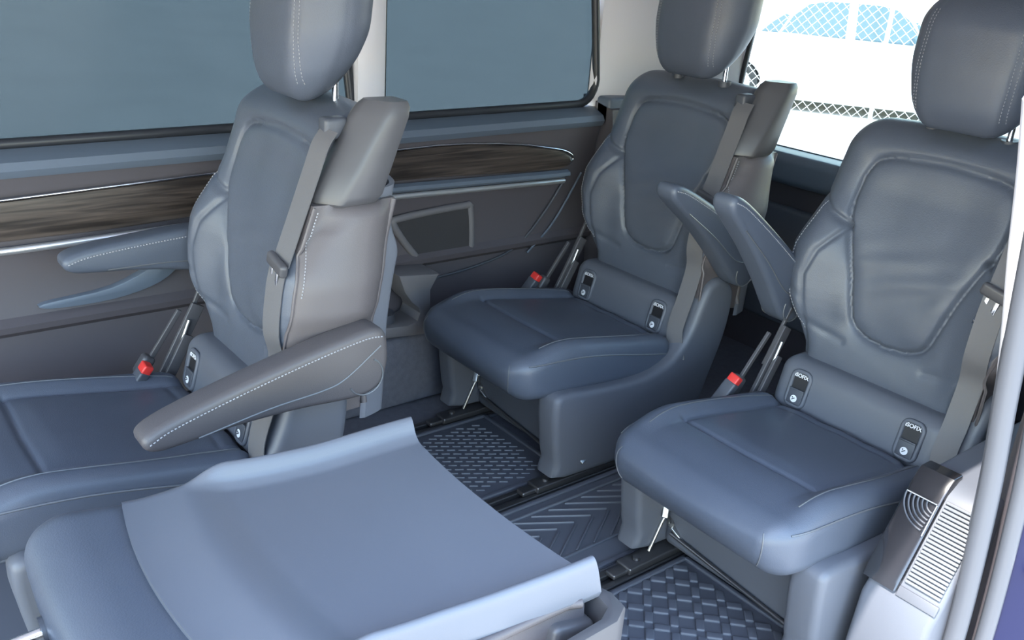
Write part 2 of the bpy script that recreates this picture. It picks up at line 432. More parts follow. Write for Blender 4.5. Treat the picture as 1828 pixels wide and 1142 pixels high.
# tread mat in front of the far rear seat: rows of short bars
m1 = mat_base('rubber_floor_mat', -0.53, -0.175, 0.10, 1.46, 'black rubber mat with rows of short bars before the far rear seat')
dash = to_mesh('tread_bar', *boxvf((-0.011, -0.0022, -0.004), (0.011, 0.0022, 0.003), 0.001), True)
dash.materials.append(rubber_r)
DA = math.radians(58.8)
for i in range(-34, 34):
    for j in range(-20, 40):
        u = (j + 0.5 * (i % 2)) * 0.031; v = i * 0.0195
        px = -0.355 + u * math.cos(DA) - v * math.sin(DA); py = 1.10 + u * math.sin(DA) + v * math.cos(DA)
        if -0.50 < px < -0.21 and 1.00 < py < 1.425:
            o = obj('tread_bar', dash, None, m1); o.location = (px, py, -0.003); o.rotation_euler = (0, 0, DA)
# herringbone runner in the aisle
m2 = mat_base('rubber_aisle_runner', -0.105, 0.178, 0.30, 2.30, 'grey rubber aisle runner with herringbone ribs between the rear seats')
def rib(parent, a, b, w=0.004, m=rubber_r):
    v, f = obar((*a, -0.0015), (*b, -0.0015), w, 0.006, bevel=0.0015)
    obj('rib', to_mesh('rib', v, f, True), m, parent)
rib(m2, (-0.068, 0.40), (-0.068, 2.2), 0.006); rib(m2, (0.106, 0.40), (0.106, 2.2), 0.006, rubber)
for k in range(30):
    y0 = 0.50 + k * 0.0535
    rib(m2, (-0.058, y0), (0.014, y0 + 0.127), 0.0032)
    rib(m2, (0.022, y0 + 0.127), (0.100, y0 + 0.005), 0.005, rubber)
# basket weave mat before the near rear seat
m3 = mat_base('rubber_floor_mat', 0.25, 0.60, 0.55, 1.45, 'black rubber mat with basket weave relief before the near rear seat')
tile = to_mesh('weave_tile', *boxvf((-0.017, -0.0095, -0.004), (0.017, 0.0095, 0.004), 0.0035, 2), True)
tile.materials.append(rubber)
for i in range(24):
    for j in range(9):
        px = 0.275 + j * 0.038; py = 0.58 + i * 0.036
        if px > 0.59 or py > 1.43: continue
        o = obj('weave_tile', tile, None, m3); o.location = (px, py, -0.002); o.rotation_euler = (0, 0, math.radians(45 if (i + j) % 2 else -45))
def rail(x, label):
    r = empty('seat_rail', (x, 0, -0.012)); tag(r, label, 'seat rail', 'seat rails set into the van floor')
    obj('channel', joined('rail_channel', [boxvf((-0.026, -0.6, 0.0), (-0.009, 2.35, 0.014), 0.003, 2), boxvf((0.009, -0.6, 0.0), (0.026, 2.35, 0.014), 0.003, 2), boxvf((-0.009, -0.6, 0.0), (0.009, 2.35, 0.002), 0.0005)]), dsteel, r)
    obj('cover_strip', joined('rail_cover', [boxvf((0.027, -0.6, 0.0), (0.036, 2.35, 0.010), 0.003, 2), boxvf((-0.036, -0.6, 0.0), (-0.027, 2.35, 0.010), 0.003, 2)]), dplastic, r)
    return r
rail(-0.555, 'steel floor rail along the far side wall')
rail(-0.142, 'steel floor rail between the bar-tread mat and the aisle runner')
rail(0.215, 'steel floor rail between the aisle runner and the basket weave mat')
rail(0.628, 'steel floor rail beside the sliding door sill')

# ------------------------------------------------------------------ seats (local frame: x across, y to the rear, z up, floor at 0)
tabz = [0.30, 0.36, 0.43, 0.48, 0.54, 0.60, 0.66, 0.72, 0.77, 0.86, 1.0]
tabw = [0.200, 0.203, 0.207, 0.225, 0.268, 0.290, 0.290, 0.275, 0.265, 0.262, 0.260]
def hw(z): return np.interp(z, tabz, tabw)
def smooth_interp(z, zs, vs):
    return (np.interp(z - 0.02, zs, vs) + np.interp(z, zs, vs) + np.interp(z + 0.02, zs, vs)) / 3
FZ = [0.30, 0.40, 0.55, 0.66, 0.76, 0.85, 0.95]; FY = [0.640, 0.640, 0.640, 0.655, 0.690, 0.722, 0.768]
BZ = [0.30, 0.526, 0.63, 0.74, 0.92, 0.95];      BY = [0.790, 0.807, 0.822, 0.845, 0.888, 0.895]
def yF(z): return smooth_interp(z, FZ, FY)
def yB(z): return smooth_interp(z, BZ, BY)
INSET = [(0, 0.488), (0.05, 0.494), (0.085, 0.515), (0.102, 0.56), (0.122, 0.63), (0.148, 0.70), (0.166, 0.745), (0.172, 0.79), (0.168, 0.835), (0.150, 0.864), (0.10, 0.876), (0, 0.882)]
INS = [tuple(p) for p in catmull(INSET, 5)]
INS_full = INS + [(-x, z) for x, z in reversed(INS[:-1])]
def inside_poly(P, poly):
    x, y = P[:, 0], P[:, 1]; ins = np.zeros(len(P), bool); n = len(poly)
    for i in range(n):
        x1, y1 = poly[i]; x2, y2 = poly[(i+1) % n]
        c = ((y1 > y) != (y2 > y))
        with np.errstate(divide='ignore', invalid='ignore'):
            xi = (x2 - x1) * (y - y1) / (y2 - y1 + 1e-12) + x1
        ins ^= (c & (x < xi))
    return ins
BACKSEAM = [(0.158, 0.722), (0.200, 0.66), (0.215, 0.60), (0.196, 0.51), (0.186, 0.45), (0.180, 0.36)]
NOTCH = [(0.158, 0.722), (0.205, 0.742), (0.262, 0.775)]
FOLD = [(0.19, 0.492), (0.15, 0.478), (0.10, 0.468)]
def backrest_mesh():
    V, F = rbox((0.53, 0.15, 0.60), 0.068, (118, 5, 128), 8, (0, 0, 0.645))
    x, y, z = V[:, 0].copy(), V[:, 1].copy(), V[:, 2].copy()
    t = (y + 0.075) / 0.15                                   # 0 front .. 1 back
    xs = x * hw(z) / 0.265
    xs = xs - 0.055 * ss(0.775, 0.83, z) * ss(0.13, 0.25, xs)   # belt-side shoulder makes room for the housing
    crown = 0.012 * ss(0.80, 0.95, z) * (1 - (xs / 0.26)**2)  # top edge arches up
    Y = yF(z) * (1 - t) + yB(z) * t
    fr = ss(0.55, 0.1, t)
    a = np.abs(xs); P = np.stack([a, z], 1)
    # bolsters stand proud at mid height, the centre is dished
    bol = 0.030 * ss(0.13, 0.225, a) * ss(0.38, 0.52, z) * ss(0.80, 0.66, z)
    dish = 0.016 * ss(0.22, 0.05, a) * ss(0.40, 0.52, z) * ss(0.90, 0.80, z)
    Y = Y + fr * (dish - bol)
    top = 0.010 * np.exp(-((z - 0.905) / 0.03)**2) * ss(0.26, 0.20, a)   # rolled head bar
    Y -= fr * top
    d_in = polydist(P, INS); ins = inside_poly(P, [(0, 0.2)] + INS[:] + [(0, 0.95)]) & True
    ins = inside_poly(np.stack([xs, z], 1), INS_full)
    pill = np.where(ins, -0.006 * (1 - np.exp(-(d_in / 0.02)**2)), 0.0)
    Y += fr * (pill + 0.010 * np.exp(-(d_in / 0.0065)**2) + 0.005 * np.exp(-(d_in / 0.02)**2) * (~ins))
    for line, dep, w in ((BACKSEAM, 0.006, 0.006), (NOTCH, 0.011, 0.007), (FOLD, 0.003, 0.009)):
        Y += fr * dep * np.exp(-(polydist(P, line) / w)**2)
    # soft creases in the hide
    Y += fr * 0.0016 * np.sin(38 * xs + 9 * np.sin(14 * z)) * np.exp(-((z - 0.60) / 0.10)**2) * ss(0.19, 0.05, a)
    Y += fr * 0.0022 * np.exp(-((z - 0.545 - 0.5 * (a - 0.21)) / 0.008)**2) * ss(0.19, 0.23, a)
    V = np.stack([xs, Y, z + crown], 1)
    return V, F
bkV, bkF = backrest_mesh()
ME_back = to_mesh('backrest', bkV, bkF); ME_back.materials.append(leather)
bk_bvh = BVHTree.FromPolygons([Vector(v) for v in bkV], bkF)
def on_back(x, z, off=0.001):
    h = bk_bvh.ray_cast(Vector((x, 0.2, z)), Vector((0, 1, 0)))
    return (x, (h[0].y if h[0] else yF(z)) - off, z)
def on_rear(x, z, off=0.001):
    h = bk_bvh.ray_cast(Vector((x, 1.5, z)), Vector((0, -1, 0)))
    return (x, (h[0].y if h[0] else float(yB(z))) + off, z)
def densify(pts, n=6): return [tuple(p) for p in catmull(pts, n)]
st = []
for s in (-1, 1):
    edge = [(s * (float(hw(z)) - 0.030), z) for z in np.linspace(0.47, 0.765, 40)]
    st.append([on_back(x, z, 0.0008) for x, z in edge])
ME_backstitch = dashes('stitching', st[0], 0.0010); MB2 = dashes('stitching', st[1], 0.0010)
ME_backstitch.materials.append(thread); MB2.materials.append(thread)

# cushion ---------------------------------------------------------------
CSEAM = [(-0.158, 0.21), (0, 0.205), (0.158, 0.21)]
def cushion_mesh():
    V, F = rbox((0.45, 0.54, 0.135), 0.042, (90, 100, 5), 6, (0, 0.30, 0.0))
    x, y, z = V[:, 0].copy(), V[:, 1].copy(), V[:, 2].copy()
    t = (z + 0.0675) / 0.135
    top = 0.364 - 0.058 * ss(0.10, 0.60, y) - 0.012 * ss(0.17, 0.03, y)
    bot = 0.238 - 0.018 * ss(0.0, 0.5, y)
    a = np.abs(x)
    up = ss(0.5, 0.95, t)
    bol = 0.020 * ss(0.150, 0.195, a) * ss(0.06, 0.22, y) * (1 - 0.3 * ss(0.45, 0.57, y))
    P = np.stack([a, y], 1)
    g = 0.006 * np.exp(-(polydist(np.stack([x, y], 1), CSEAM) / 0.006)**2)
    g += 0.006 * np.exp(-(polydist(P, [(0.158, 0.21), (0.160, 0.35), (0.155, 0.56)]) / 0.006)**2)
    g += 0.003 * np.exp(-(polydist(np.stack([x, y], 1), [(-0.15, 0.525), (0.15, 0.525)]) / 0.007)**2)
    pil = 0.006 * (1 - (np.clip(a, 0, .158) / 0.158)**4) * ss(0.20, 0.26, y)
    Z = bot * (1 - t) + top * t + up * (bol - g + pil)
    Z += up * 0.0012 * np.sin(60 * x + 25 * y) * ss(0.35, 0.5, y) * ss(.16, .1, a)
    X = x * (1.0 + 0.03 * ss(0.0, 0.25, y) - 0.09 * ss(0.13, 0.02, y)**2)
    # front roll bulges forward at mid height
    Y = y - 0.018 * np.exp(-((t - 0.62) / 0.3)**2) * ss(0.12, 0.03, y) * (1 - (a / 0.26)**2)
    Y = Y + 0.010 * ss(0.5, 0.0, t) * ss(0.2, 0.03, y) + 0.012 * ss(0.25, 0.03, y)
    return np.stack([X, Y, Z], 1), F
cuV, cuF = cushion_mesh()
ME_cush = to_mesh('cushion', cuV, cuF); ME_cush.materials.append(leather_s)
cu_bvh = BVHTree.FromPolygons([Vector(v) for v in cuV], cuF)
def on_cush(x, y, off=0.001):
    h = cu_bvh.ray_cast(Vector((x, y, 1.0)), Vector((0, 0, -1)))
    return (x, y, (h[0].z if h[0] else 0.38) + off)
def on_side(s, y, z, off=0.001):
    h = cu_bvh.ray_cast(Vector((s * 0.6, y, z)), Vector((-s, 0, 0)))
    return ((h[0].x if h[0] else s * 0.23) + s * off, y, z)
def cush_seams():
    out = []
    for s in (-1, 1):
        a = [on_cush(s * (0.183 + 0.012 * math.sin(PI * (y - 0.12) / 0.45)), y, 0.0006) for y in np.linspace(0.125, 0.55, 30)]
        out.append(tube_vf(a, 0.0016, 5))
        zz = lambda y: 0.336 - 0.060 * ss(0.10, 0.60, np.array(y)) + 0.012 * math.sin(PI * (y - 0.05) / 0.5)
        b = [on_side(s, y, float(zz(y)), 0.0005) for y in np.linspace(0.075, 0.55, 30)]
        out.append(tube_vf(b, 0.0022, 5))
        # vertical corner seam of the front roll
        c = []
        for z in np.linspace(0.262, 0.335, 10):
            h = cu_bvh.ray_cast(Vector((s * 0.6, -0.38, z)), Vector((-s * 0.707, 0.707, 0)))
            if h[0]: c.append(h[0] + Vector((s * 0.0004, -0.0004, 0)))
        if len(c) > 2: out.append(tube_vf(c, 0.0014, 5))
    return [to_mesh('seam_piping', *vf, True, 50) for vf in out]
ME_cseam = cush_seams()
for me_ in ME_cseam: me_.materials.append(piping)
ME_cline = tube('insert_seam', [on_cush(x, 0.2085 - 0.0035 * (1 - (x / 0.158)**2), -0.0020) for x in np.linspace(-0.150, 0.150, 24)], 0.0016, 5); ME_cline.materials.append(piping)

# headrest ---------------------------------------------------------------
def headrest_mesh():
    V, F = rbox((0.285, 0.165, 0.275), 0.075, (30, 8, 26), 8, (0, 0, 0))
    x, y, z = V.T.copy()
    tz = (z + 0.1375) / 0.275
    w = 0.80 + 0.25 * ss(0.0, 0.55, tz) - 0.05 * ss(0.75, 1.0, tz)
    X = x * w
    T = 0.82 + 0.22 * ss(0.0, 0.5, tz) - 0.1 * ss(0.7, 1, tz)
    Y = y * T + 0.782 + 0.03 * tz + 0.018 * (X / 0.16)**2 * ss(0.03, -0.06, y)    # front curves around the head
    Z = z + 1.104 + 0.34 * y * ss(0.65, 0.0, tz) + 0.004 * (1 - (x / 0.16)**2)
    sx = np.abs(np.abs(X) - 0.090 - 0.01 * np.sin(PI * tz))
    groove = 0.0025 * np.exp(-(sx / 0.004)**2)
    Y = Y + groove * ss(-0.02, -0.05, y)
    return np.stack([X, Y, Z], 1), F
hdV, hdF = headrest_mesh()
ME_head = to_mesh('headrest', hdV, hdF); ME_head.materials.append(leather)
hd_bvh = BVHTree.FromPolygons([Vector(v) for v in hdV], hdF)
def head_seam():
    out = []
    for s in (-1, 1):
        for dx in (0.0045, -0.0045):
            for side in (-1,):
                pts = []
                for z in np.linspace(1.0, 1.205, 40):
                    tz = (z - 1.108 + 0.135) / 0.27
                    x = s * (0.090 + 0.01 * math.sin(PI * tz) + dx)
                    h = hd_bvh.ray_cast(Vector((x, 0.8 + side * 0.6, z)), Vector((0, -side, 0)))
                    if h[0]: pts.append(h[0] + Vector((0, side * 0.0004, 0)))
                if len(pts) > 3: out.append(dashes('d', pts, 0.0009, 0.004, 0.003))
    V = []; F = []
    for me in out:
        o = len(V); V += [tuple(v.co) for v in me.vertices]; F += [tuple(i + o for i in p.vertices) for p in me.polygons]
        bpy.data.meshes.remove(me)
    return to_mesh('stitching', V, F)
ME_hseam = head_seam(); ME_hseam.materials.append(thread)
ME_post = tube('post', [(0, 0.815, 0.90), (0, 0.813, 0.96), (0, 0.812, 1.02)], 0.0065, 12); ME_post.materials.append(chrome)
ME_collar = tube('post_collar', [(0, 0.816, 0.946), (0, 0.815, 0.960)], 0.017, 14); ME_collar.materials.append(dplastic)

# plastic outer cheek of the backrest on the belt side, with piped rear edge
def side_x(y, z, fallback):
    h = bk_bvh.ray_cast(Vector((0.6, y, z)), Vector((-1, 0, 0)))
    return h[0].x if h[0] is not None else fallback
def cheek_mesh():
    V = []; F = []
    zs = np.linspace(0.37, 0.797, 40); n = 18
    for z in zs:
        yf, yb = float(yF(z)) - 0.018, float(yB(z)) - 0.004
        prev = None
        for k in range(n + 1):
            y = yf + (yb - yf) * k / n
            x = side_x(y, z, 0.22)
            t = k / n
            V.append((max(x, 0.233) + 0.005 + 0.003 * math.sin(PI * t), y, z))
    W = n + 1; m = len(V)
    V += [(v[0] - 0.03, v[1], v[2]) for v in V]
    for i in range(len(zs) - 1):
        for k in range(n):
            a = i*W + k; F.append((a, a+1, a+1+W, a+W)); F.append((a+m, a+W+m, a+1+W+m, a+1+m))
    for i in range(len(zs) - 1):
        a = i*W; F.append((a, a+W, a+W+m, a+m)); a = i*W + n; F.append((a, a+m, a+W+m, a+W))
    for k in range(n):
        F.append((k, k+m, k+1+m, k+1)); a = (len(zs)-1)*W + k; F.append((a, a+1, a+1+m, a+m))
    return to_mesh('side_cheek', V, F, True, 45)
ME_cheek = cheek_mesh(); ME_cheek.materials.append(sideplast)
ME_cheekpipe = [to_mesh('cheek_piping', *vf, True, 50) for vf in (
    tube_vf([(max(0.233, side_x(float(yB(z)) - 0.006, z, 0.24)) + 0.003, float(yB(z)) - 0.006, z) for z in np.linspace(0.38, 0.795, 24)], 0.007, 8),
    tube_vf([(max(0.233, side_x(float(yF(z)) - 0.017, z, 0.24)) + 0.004, float(yF(z)) - 0.017, z) for z in np.linspace(0.38, 0.795, 30)], 0.0035, 6))]
for me_ in ME_cheekpipe: me_.materials.append(sideplast)
ME_cheekst = dashes('stitching', [(max(0.233, side_x(float(yF(z)) - 0.009, z, 0.24)) + 0.0066, float(yF(z)) - 0.009, z) for z in np.linspace(0.64, 0.79, 20)], 0.0012, 0.003, 0.003); ME_cheekst.materials.append(thread)

# hard rear shell: plain leather cap above, plastic panel with rolled rims below
def shell_mesh():
    V = []; F = []; nx, nz = 100, 70
    xs = np.linspace(-1, 1, nx + 1); xs = np.sign(xs) * (1 - (1 - np.abs(xs))**1.7)
    for j in range(nz + 1):
        v = j / nz
        for i in range(nx + 1):
            u = xs[i]
            ztop = 0.815 + 0.030 * (1 - u*u)                         # arched upper edge
            zbot = 0.345 + 0.020 * (1 - u*u)
            z = zbot + (ztop - zbot) * v
            w = 0.232 + 0.012 * ss(0.55, 0.0, np.array(v))
            x = u * w
            au = abs(u)
            low = float(ss(0.84, 0.68, np.array(v)))
            q = min(1.0, max(0.0, (au - 0.85) / 0.15)); rim = 0.020 * math.sin(PI * q**1.1)**1.3 * low
            rec = -0.014 * (1 - float(ss(0.78, 0.90, np.array(au)))) * low
            edge = -0.030 * q**5 - 0.012 * q**2 * (1 - low)
            yb = float(yB(z)) + 0.008 + 0.020 * float(ss(1.0, 0.72, np.array(v))) + rim + rec + edge 
            V.append((x, yb, z))
    W = nx + 1
    for j in range(nz):
        for i in range(nx):
            a = j*W + i; F.append((a, a+W, a+W+1, a+1))
    m = len(V)
    # inner skin for thickness
    V += [(x * 0.985, y - 0.010, z) for x, y, z in V[:m]]
    for j in range(nz):
        for i in range(nx):
            a = m + j*W + i; F.append((a, a+1, a+W+1, a+W))
    for i in range(nx):
        F.append((i, i+1, i+1+m, i+m)); a = nz*W + i; F.append((a, a+m, a+1+m, a+1))
    for j in range(nz):
        a = j*W; F.append((a, a+m, a+W+m, a+W)); a = j*W + nx; F.append((a, a+W, a+W+m, a+m))
    return to_mesh('rear_shell', V, F, True, 60)
ME_shell = shell_mesh(); ME_shell.materials.append(hardback)

# seat belt housing on the shoulder
def housing_mesh():
    lv = [(0.792, 0.72), (0.798, 0.90), (0.812, 1.0), (0.86, 1.0), (0.91, 1.0), (0.950, 1.0), (0.968, 0.93), (0.978, 0.78)]
    V = []; F = []
    for z, sc in lv:
        y0 = 0.702 + 0.58 * (z - 0.82); dp = 0.122 - 0.20 * (z - 0.81)
        sec = [(0.186, 0.020), (0.190, 0.006), (0.200, 0.0), (0.216, 0.0), (0.222, 0.003), (0.254, 0.034), (0.259, 0.040), (0.262, 0.048), (0.262, dp - 0.012), (0.258, dp - 0.003), (0.250, dp), (0.198, dp), (0.188, dp - 0.004), (0.186, dp - 0.012)]
        cx_, cy_ = 0.224, dp / 2
        V += [(cx_ + (x - cx_) * sc, y0 + cy_ + (y - cy_) * sc, z) for x, y in sec]
    n = 14
    for i in range(len(lv) - 1):
        for k in range(n):
            a, b = i*n + k, i*n + (k+1) % n; F.append((a, b, b + n, a + n))
    F.append(tuple(range(n - 1, -1, -1))); F.append(tuple((len(lv)-1)*n + k for k in range(n)))
    return to_mesh('belt_housing', V, F, True, 38)
ME_hous = housing_mesh(); ME_hous.materials.append(housing)
ME_slot = box('belt_slot', (0.172, 0.728, 0.905), (0.205, 0.775, 0.945), 0.008); ME_slot.materials.append(dplastic)

# belt webbing: path of centre points with the across vector along x
def ribbon(path, w, t, name):
    V = []; F = []
    P = [Vector(p) for p in path]
    for i, p in enumerate(P):
        a = P[max(0, i-1)]; b = P[min(len(P)-1, i+1)]
        d = (b - a).normalized(); s = Vector((0.97, 0.22, 0)); s = (s - d * s.dot(d)).normalized(); n = d.cross(s)
        for sx, sn in ((-1, -1), (1, -1), (1, 1), (-1, 1)):
            V.append(p + s * (w/2*sx) + n * (t/2*sn))
    for i in range(len(P) - 1):
        for k in range(4):
            a, b = i*4+k, i*4+(k+1) % 4; F.append((a, b, b+4, a+4))
    F.append((0, 3, 2, 1)); e = (len(P)-1)*4; F.append((e, e+1, e+2, e+3))
    return to_mesh(name, V, F, True, 40)
def bp(x, z, off=0.007): return on_back(x, z, off)
def bl(x, z):
    p = on_back(x, z, 0.007); return (x, min(p[1], 0.716 - 0.40 * (0.90 - z)), z)
beltA = catmull([(0.206, 0.735, 0.925), (0.208, 0.716, 0.90)] + [bl(0.208 + 0.03 * (0.90 - z), z) for z in (0.86, 0.82, 0.78, 0.74, 0.70, 0.688)], 5)
beltB = catmull([bp(0.213, 0.685, 0.010), bp(0.213, 0.64), bp(0.214, 0.56), bp(0.214, 0.50, 0.009), (0.216, 0.598, 0.42), (0.220, 0.570, 0.335), (0.245, 0.565, 0.26)], 6)
TGY = beltA[-1][1]
ME_beltA = ribbon(beltA, 0.047, 0.0018, 'belt_webbing'); ME_beltA.materials.append(webbing)
ME_beltB = ribbon(beltB, 0.047, 0.0018, 'belt_webbing_lower'); ME_beltB.materials.append(webbing)
tg = joined('belt_tongue_grip', [rotated(rbox((0.066, 0.016, 0.026), 0.007, (1, 1, 1), 3), Matrix.Translation((0.213, TGY - 0.006, 0.690)) @ Matrix.Rotation(0.25, 4, 'Y'))]); tg.materials.append(housing)
tl = joined('belt_tongue', [rotated(vf, Matrix.Translation((0.205, TGY - 0.010, 0.657)) @ Matrix.Rotation(0.22, 4, 'Y')) for vf in (
        boxvf((-0.015, -0.0015, -0.032), (-0.006, 0.0015, 0.022), 0.001), boxvf((0.006, -0.0015, -0.032), (0.015, 0.0015, 0.022), 0.001), boxvf((-0.015, -0.0015, -0.040), (0.015, 0.0015, -0.031), 0.001))]); tl.materials.append(chrome)

# buckle
BM = Matrix.Translation((-0.236, 0.455, 0.350)) @ Matrix.Rotation(math.radians(12), 4, 'Y') @ Matrix.Rotation(math.radians(-32), 4, 'X')
ME_bkl = joined('buckle', [rotated(boxvf((-0.016, -0.012, -0.085), (0.016, 0.012, 0.004), 0.005, 2), BM)]); ME_bkl.materials.append(dplastic)
ME_bkr = joined('buckle_button', [rotated(boxvf((-0.014, -0.011, 0.000), (0.014, 0.011, 0.022), 0.004, 2), BM)]); ME_bkr.materials.append(redp)

# anchor panel with two cups
def isofix_panel():
    V, F = rbox((0.415, 0.11, 0.125), 0.030, (20, 3, 4), 5, (0, 0.635, 0.343))
    V = V.copy(); V[:, 1] += 0.25 * (V[:, 2] - 0.343)
    return to_mesh('anchor_panel', V, F)
ME_iso = isofix_panel(); ME_iso.materials.append(plastic)
def cup_parts():
    M = Matrix.Translation((0, 0.580, 0.345)) @ Matrix.Rotation(math.radians(-14), 4, 'X')
    def ring(w, h, r, y0):
        out = []
        for cx_, cz_, a0 in ((w/2-r, h/2-r, 0), (-w/2+r, h/2-r, PI/2), (-w/2+r, -h/2+r, PI), (w/2-r, -h/2+r, 1.5*PI)):
            for a in np.linspace(a0, a0 + PI/2, 5): out.append((cx_ + r*math.cos(a), y0, cz_ + r*math.sin(a)))
        return out
    V, F = tube_vf(ring(0.046, 0.082, 0.014, 0.0), 0.0055, 8, True)
    frame = to_mesh('anchor_cup', [tuple(M @ Vector(v)) for v in V], F)
    frame.materials.append(plastic)
    R = ring(0.046, 0.082, 0.014, -0.0012)
    well = to_mesh('cup_well', [tuple(M @ Vector(v)) for v in R], [tuple(range(len(R)))], False); well.materials.append(mat('cup_black', (0.012, 0.012, 0.015), 0.55))
    flap = joined('cup_flap', [rotated(boxvf((-0.019, -0.006, -0.037), (0.019, -0.001, -0.002), 0.0015, 2), M), rotated(boxvf((-0.019, -0.0075, -0.004), (0.019, -0.001, 0.000), 0.001), M)]); flap.materials.append(dplastic)
    return M, frame, well, flap
CM, ME_cup, ME_well, ME_flap = cup_parts()
def text_mesh(s, size, M, name):
    cu = bpy.data.curves.new(name, 'FONT'); cu.body = s; cu.size = size; cu.align_x = 'CENTER'; cu.align_y = 'CENTER'; cu.extrude = 0.0003; cu.offset = 0.0003
    o = bpy.data.objects.new(name, cu); COL.objects.link(o)
    dg = bpy.context.evaluated_depsgraph_get()
    me = bpy.data.meshes.new_from_object(o.evaluated_get(dg)); bpy.data.objects.remove(o); bpy.data.curves.remove(cu)
    me.transform(M); me.name = name
    return me
RX = Matrix.Rotation(PI/2, 4, 'X')
ME_txt = text_mesh('ISOFIX', 0.0125, CM @ Matrix.Translation((0, -0.0035, 0.031)) @ RX, 'cup_lettering'); ME_txt.materials.append(white)
def badge():
    V = [(0, -0.0066, 0)] ; n = 20
    for k in range(n): V.append((0.0085*math.cos(2*PI*k/n), -0.0066, 0.0085*math.sin(2*PI*k/n)))
    F = [(0, k+1, (k+1) % n + 1) for k in range(n)]
    T = CM @ Matrix.Translation((0, -0.0008, -0.024))
    me = to_mesh('badge', [tuple(T @ Vector(v)) for v in V], F, False); me.materials.append(white)
    sg = joined('badge_symbol', [rotated(boxvf((-0.004, -0.0095, -0.001), (0.004, -0.0070, 0.001), 0.0004), T @ Matrix.Rotation(-0.7, 4, 'Y')), rotated(rbox((0.003, 0.002, 0.003), 0.001, (1, 1, 1), 2, (-0.003, -0.008, 0.003)), T)]); sg.materials.append(dplastic)
    return me, sg
ME_badge, ME_badgesym = badge()

# pedestal: recessed front box and two side cheeks, the belt-side one rising into a wing
ME_base = joined('pedestal', [boxvf((-0.195, 0.235, 0.02), (0.195, 0.62, 0.275), 0.02, 3)]); ME_base.materials.append(plastic)
def side_cheek(sign, wing):
    if wing:
        o = [(0.185, 0.022), (0.150, 0.07), (0.135, 0.15), (0.128, 0.225), (0.150, 0.262), (0.30, 0.248), (0.44, 0.245), (0.535, 0.275), (0.590, 0.340), (0.625, 0.430), (0.652, 0.466), (0.695, 0.474), (0.735, 0.445), (0.748, 0.40), (0.735, 0.30), (0.700, 0.20), (0.66, 0.08), (0.64, 0.022)]
    else:
        o = [(0.185, 0.022), (0.150, 0.07), (0.135, 0.15), (0.128, 0.225), (0.150, 0.262), (0.40, 0.245), (0.55, 0.235), (0.66, 0.20), (0.66, 0.08), (0.64, 0.022)]
    a, b = (0.188, 0.262) if sign > 0 else (-0.252, -0.188)
    me = prism('pedestal_cheek', [tuple(p) for p in catmull(o, 3, True)], 'x', a, b, 0.022, 4, 60); me.materials.append(plastic)
    return me
ME_wing = side_cheek(1, True); ME_lowR = side_cheek(1, False); ME_lowc = side_cheek(-1, False)

# recliner rod, lever and plates on the buckle side
ME_plate = joined('recliner_plate', [obar((-0.236, 0.545, 0.290), (-0.236, 0.635, 0.455), 0.030, 0.010, (1, 0, 0)), obar((-0.224, 0.548, 0.285), (-0.224, 0.605, 0.390), 0.024, 0.010, (1, 0, 0)),
                                  obar((-0.252, 0.590, 0.36), (-0.244, 0.650, 0.50), 0.010, 0.008, (1, 0, 0))]); ME_plate.materials.append(housing)
ME_lever = joined('recliner_lever', [rotated(rbox((0.030, 0.050, 0.030), 0.009, (1, 1, 1), 3), Matrix.Translation((-0.268, 0.515, 0.318)) @ Matrix.Rotation(math.radians(55), 4, 'X')),
                                     obar((-0.268, 0.53, 0.33), (-0.258, 0.60, 0.44), 0.012, 0.009, (1, 0, 0))]); ME_lever.materials.append(housing)
ME_rod = joined('recliner_rod', [tube_vf([(-0.226, 0.585, 0.365), (-0.226, 0.610, 0.425)], 0.005, 8)]); ME_rod.materials.append(steel)
# front release struts and rail shoes
def struts(x):
    me = joined('release_strut', [tube_vf([(x, 0.255, 0.155), (x, 0.215, 0.085), (x, 0.185, 0.020)], 0.0042, 8), tube_vf([(x - 0.02, 0.255, 0.095), (x + 0.02, 0.225, 0.085)], 0.007, 8),
                                  obar((x + 0.02, 0.23, 0.08), (x + 0.05, 0.24, 0.055), 0.02, 0.006), obar((x - 0.01, 0.235, 0.15), (x + 0.006, 0.215, 0.10), 0.014, 0.012)])
    me.materials.append(steel); return me
def shoe(x):
    me = joined('rail_shoe', [boxvf((x - 0.022, 0.10, 0.002), (x + 0.022, 0.70, 0.020), 0.004, 2), boxvf((x - 0.014, 0.06, 0.002), (x + 0.014, 0.12, 0.014), 0.004, 2), tube_vf([(x, 0.14, 0.018), (x, 0.14, 0.026)], 0.009, 10)])
    me.materials.append(dsteel); return me
ME_strutL, ME_strutR = struts(-0.185), struts(0.215)
ME_strutR2 = ME_strutR
ME_shoeL, ME_shoeR = shoe(-0.180), shoe(0.233)
ME_bar = joined('release_bar', [tube_vf([(-0.165, 0.228, 0.062), (0.19, 0.228, 0.030)], 0.005, 8)]); ME_bar.materials.append(dsteel)

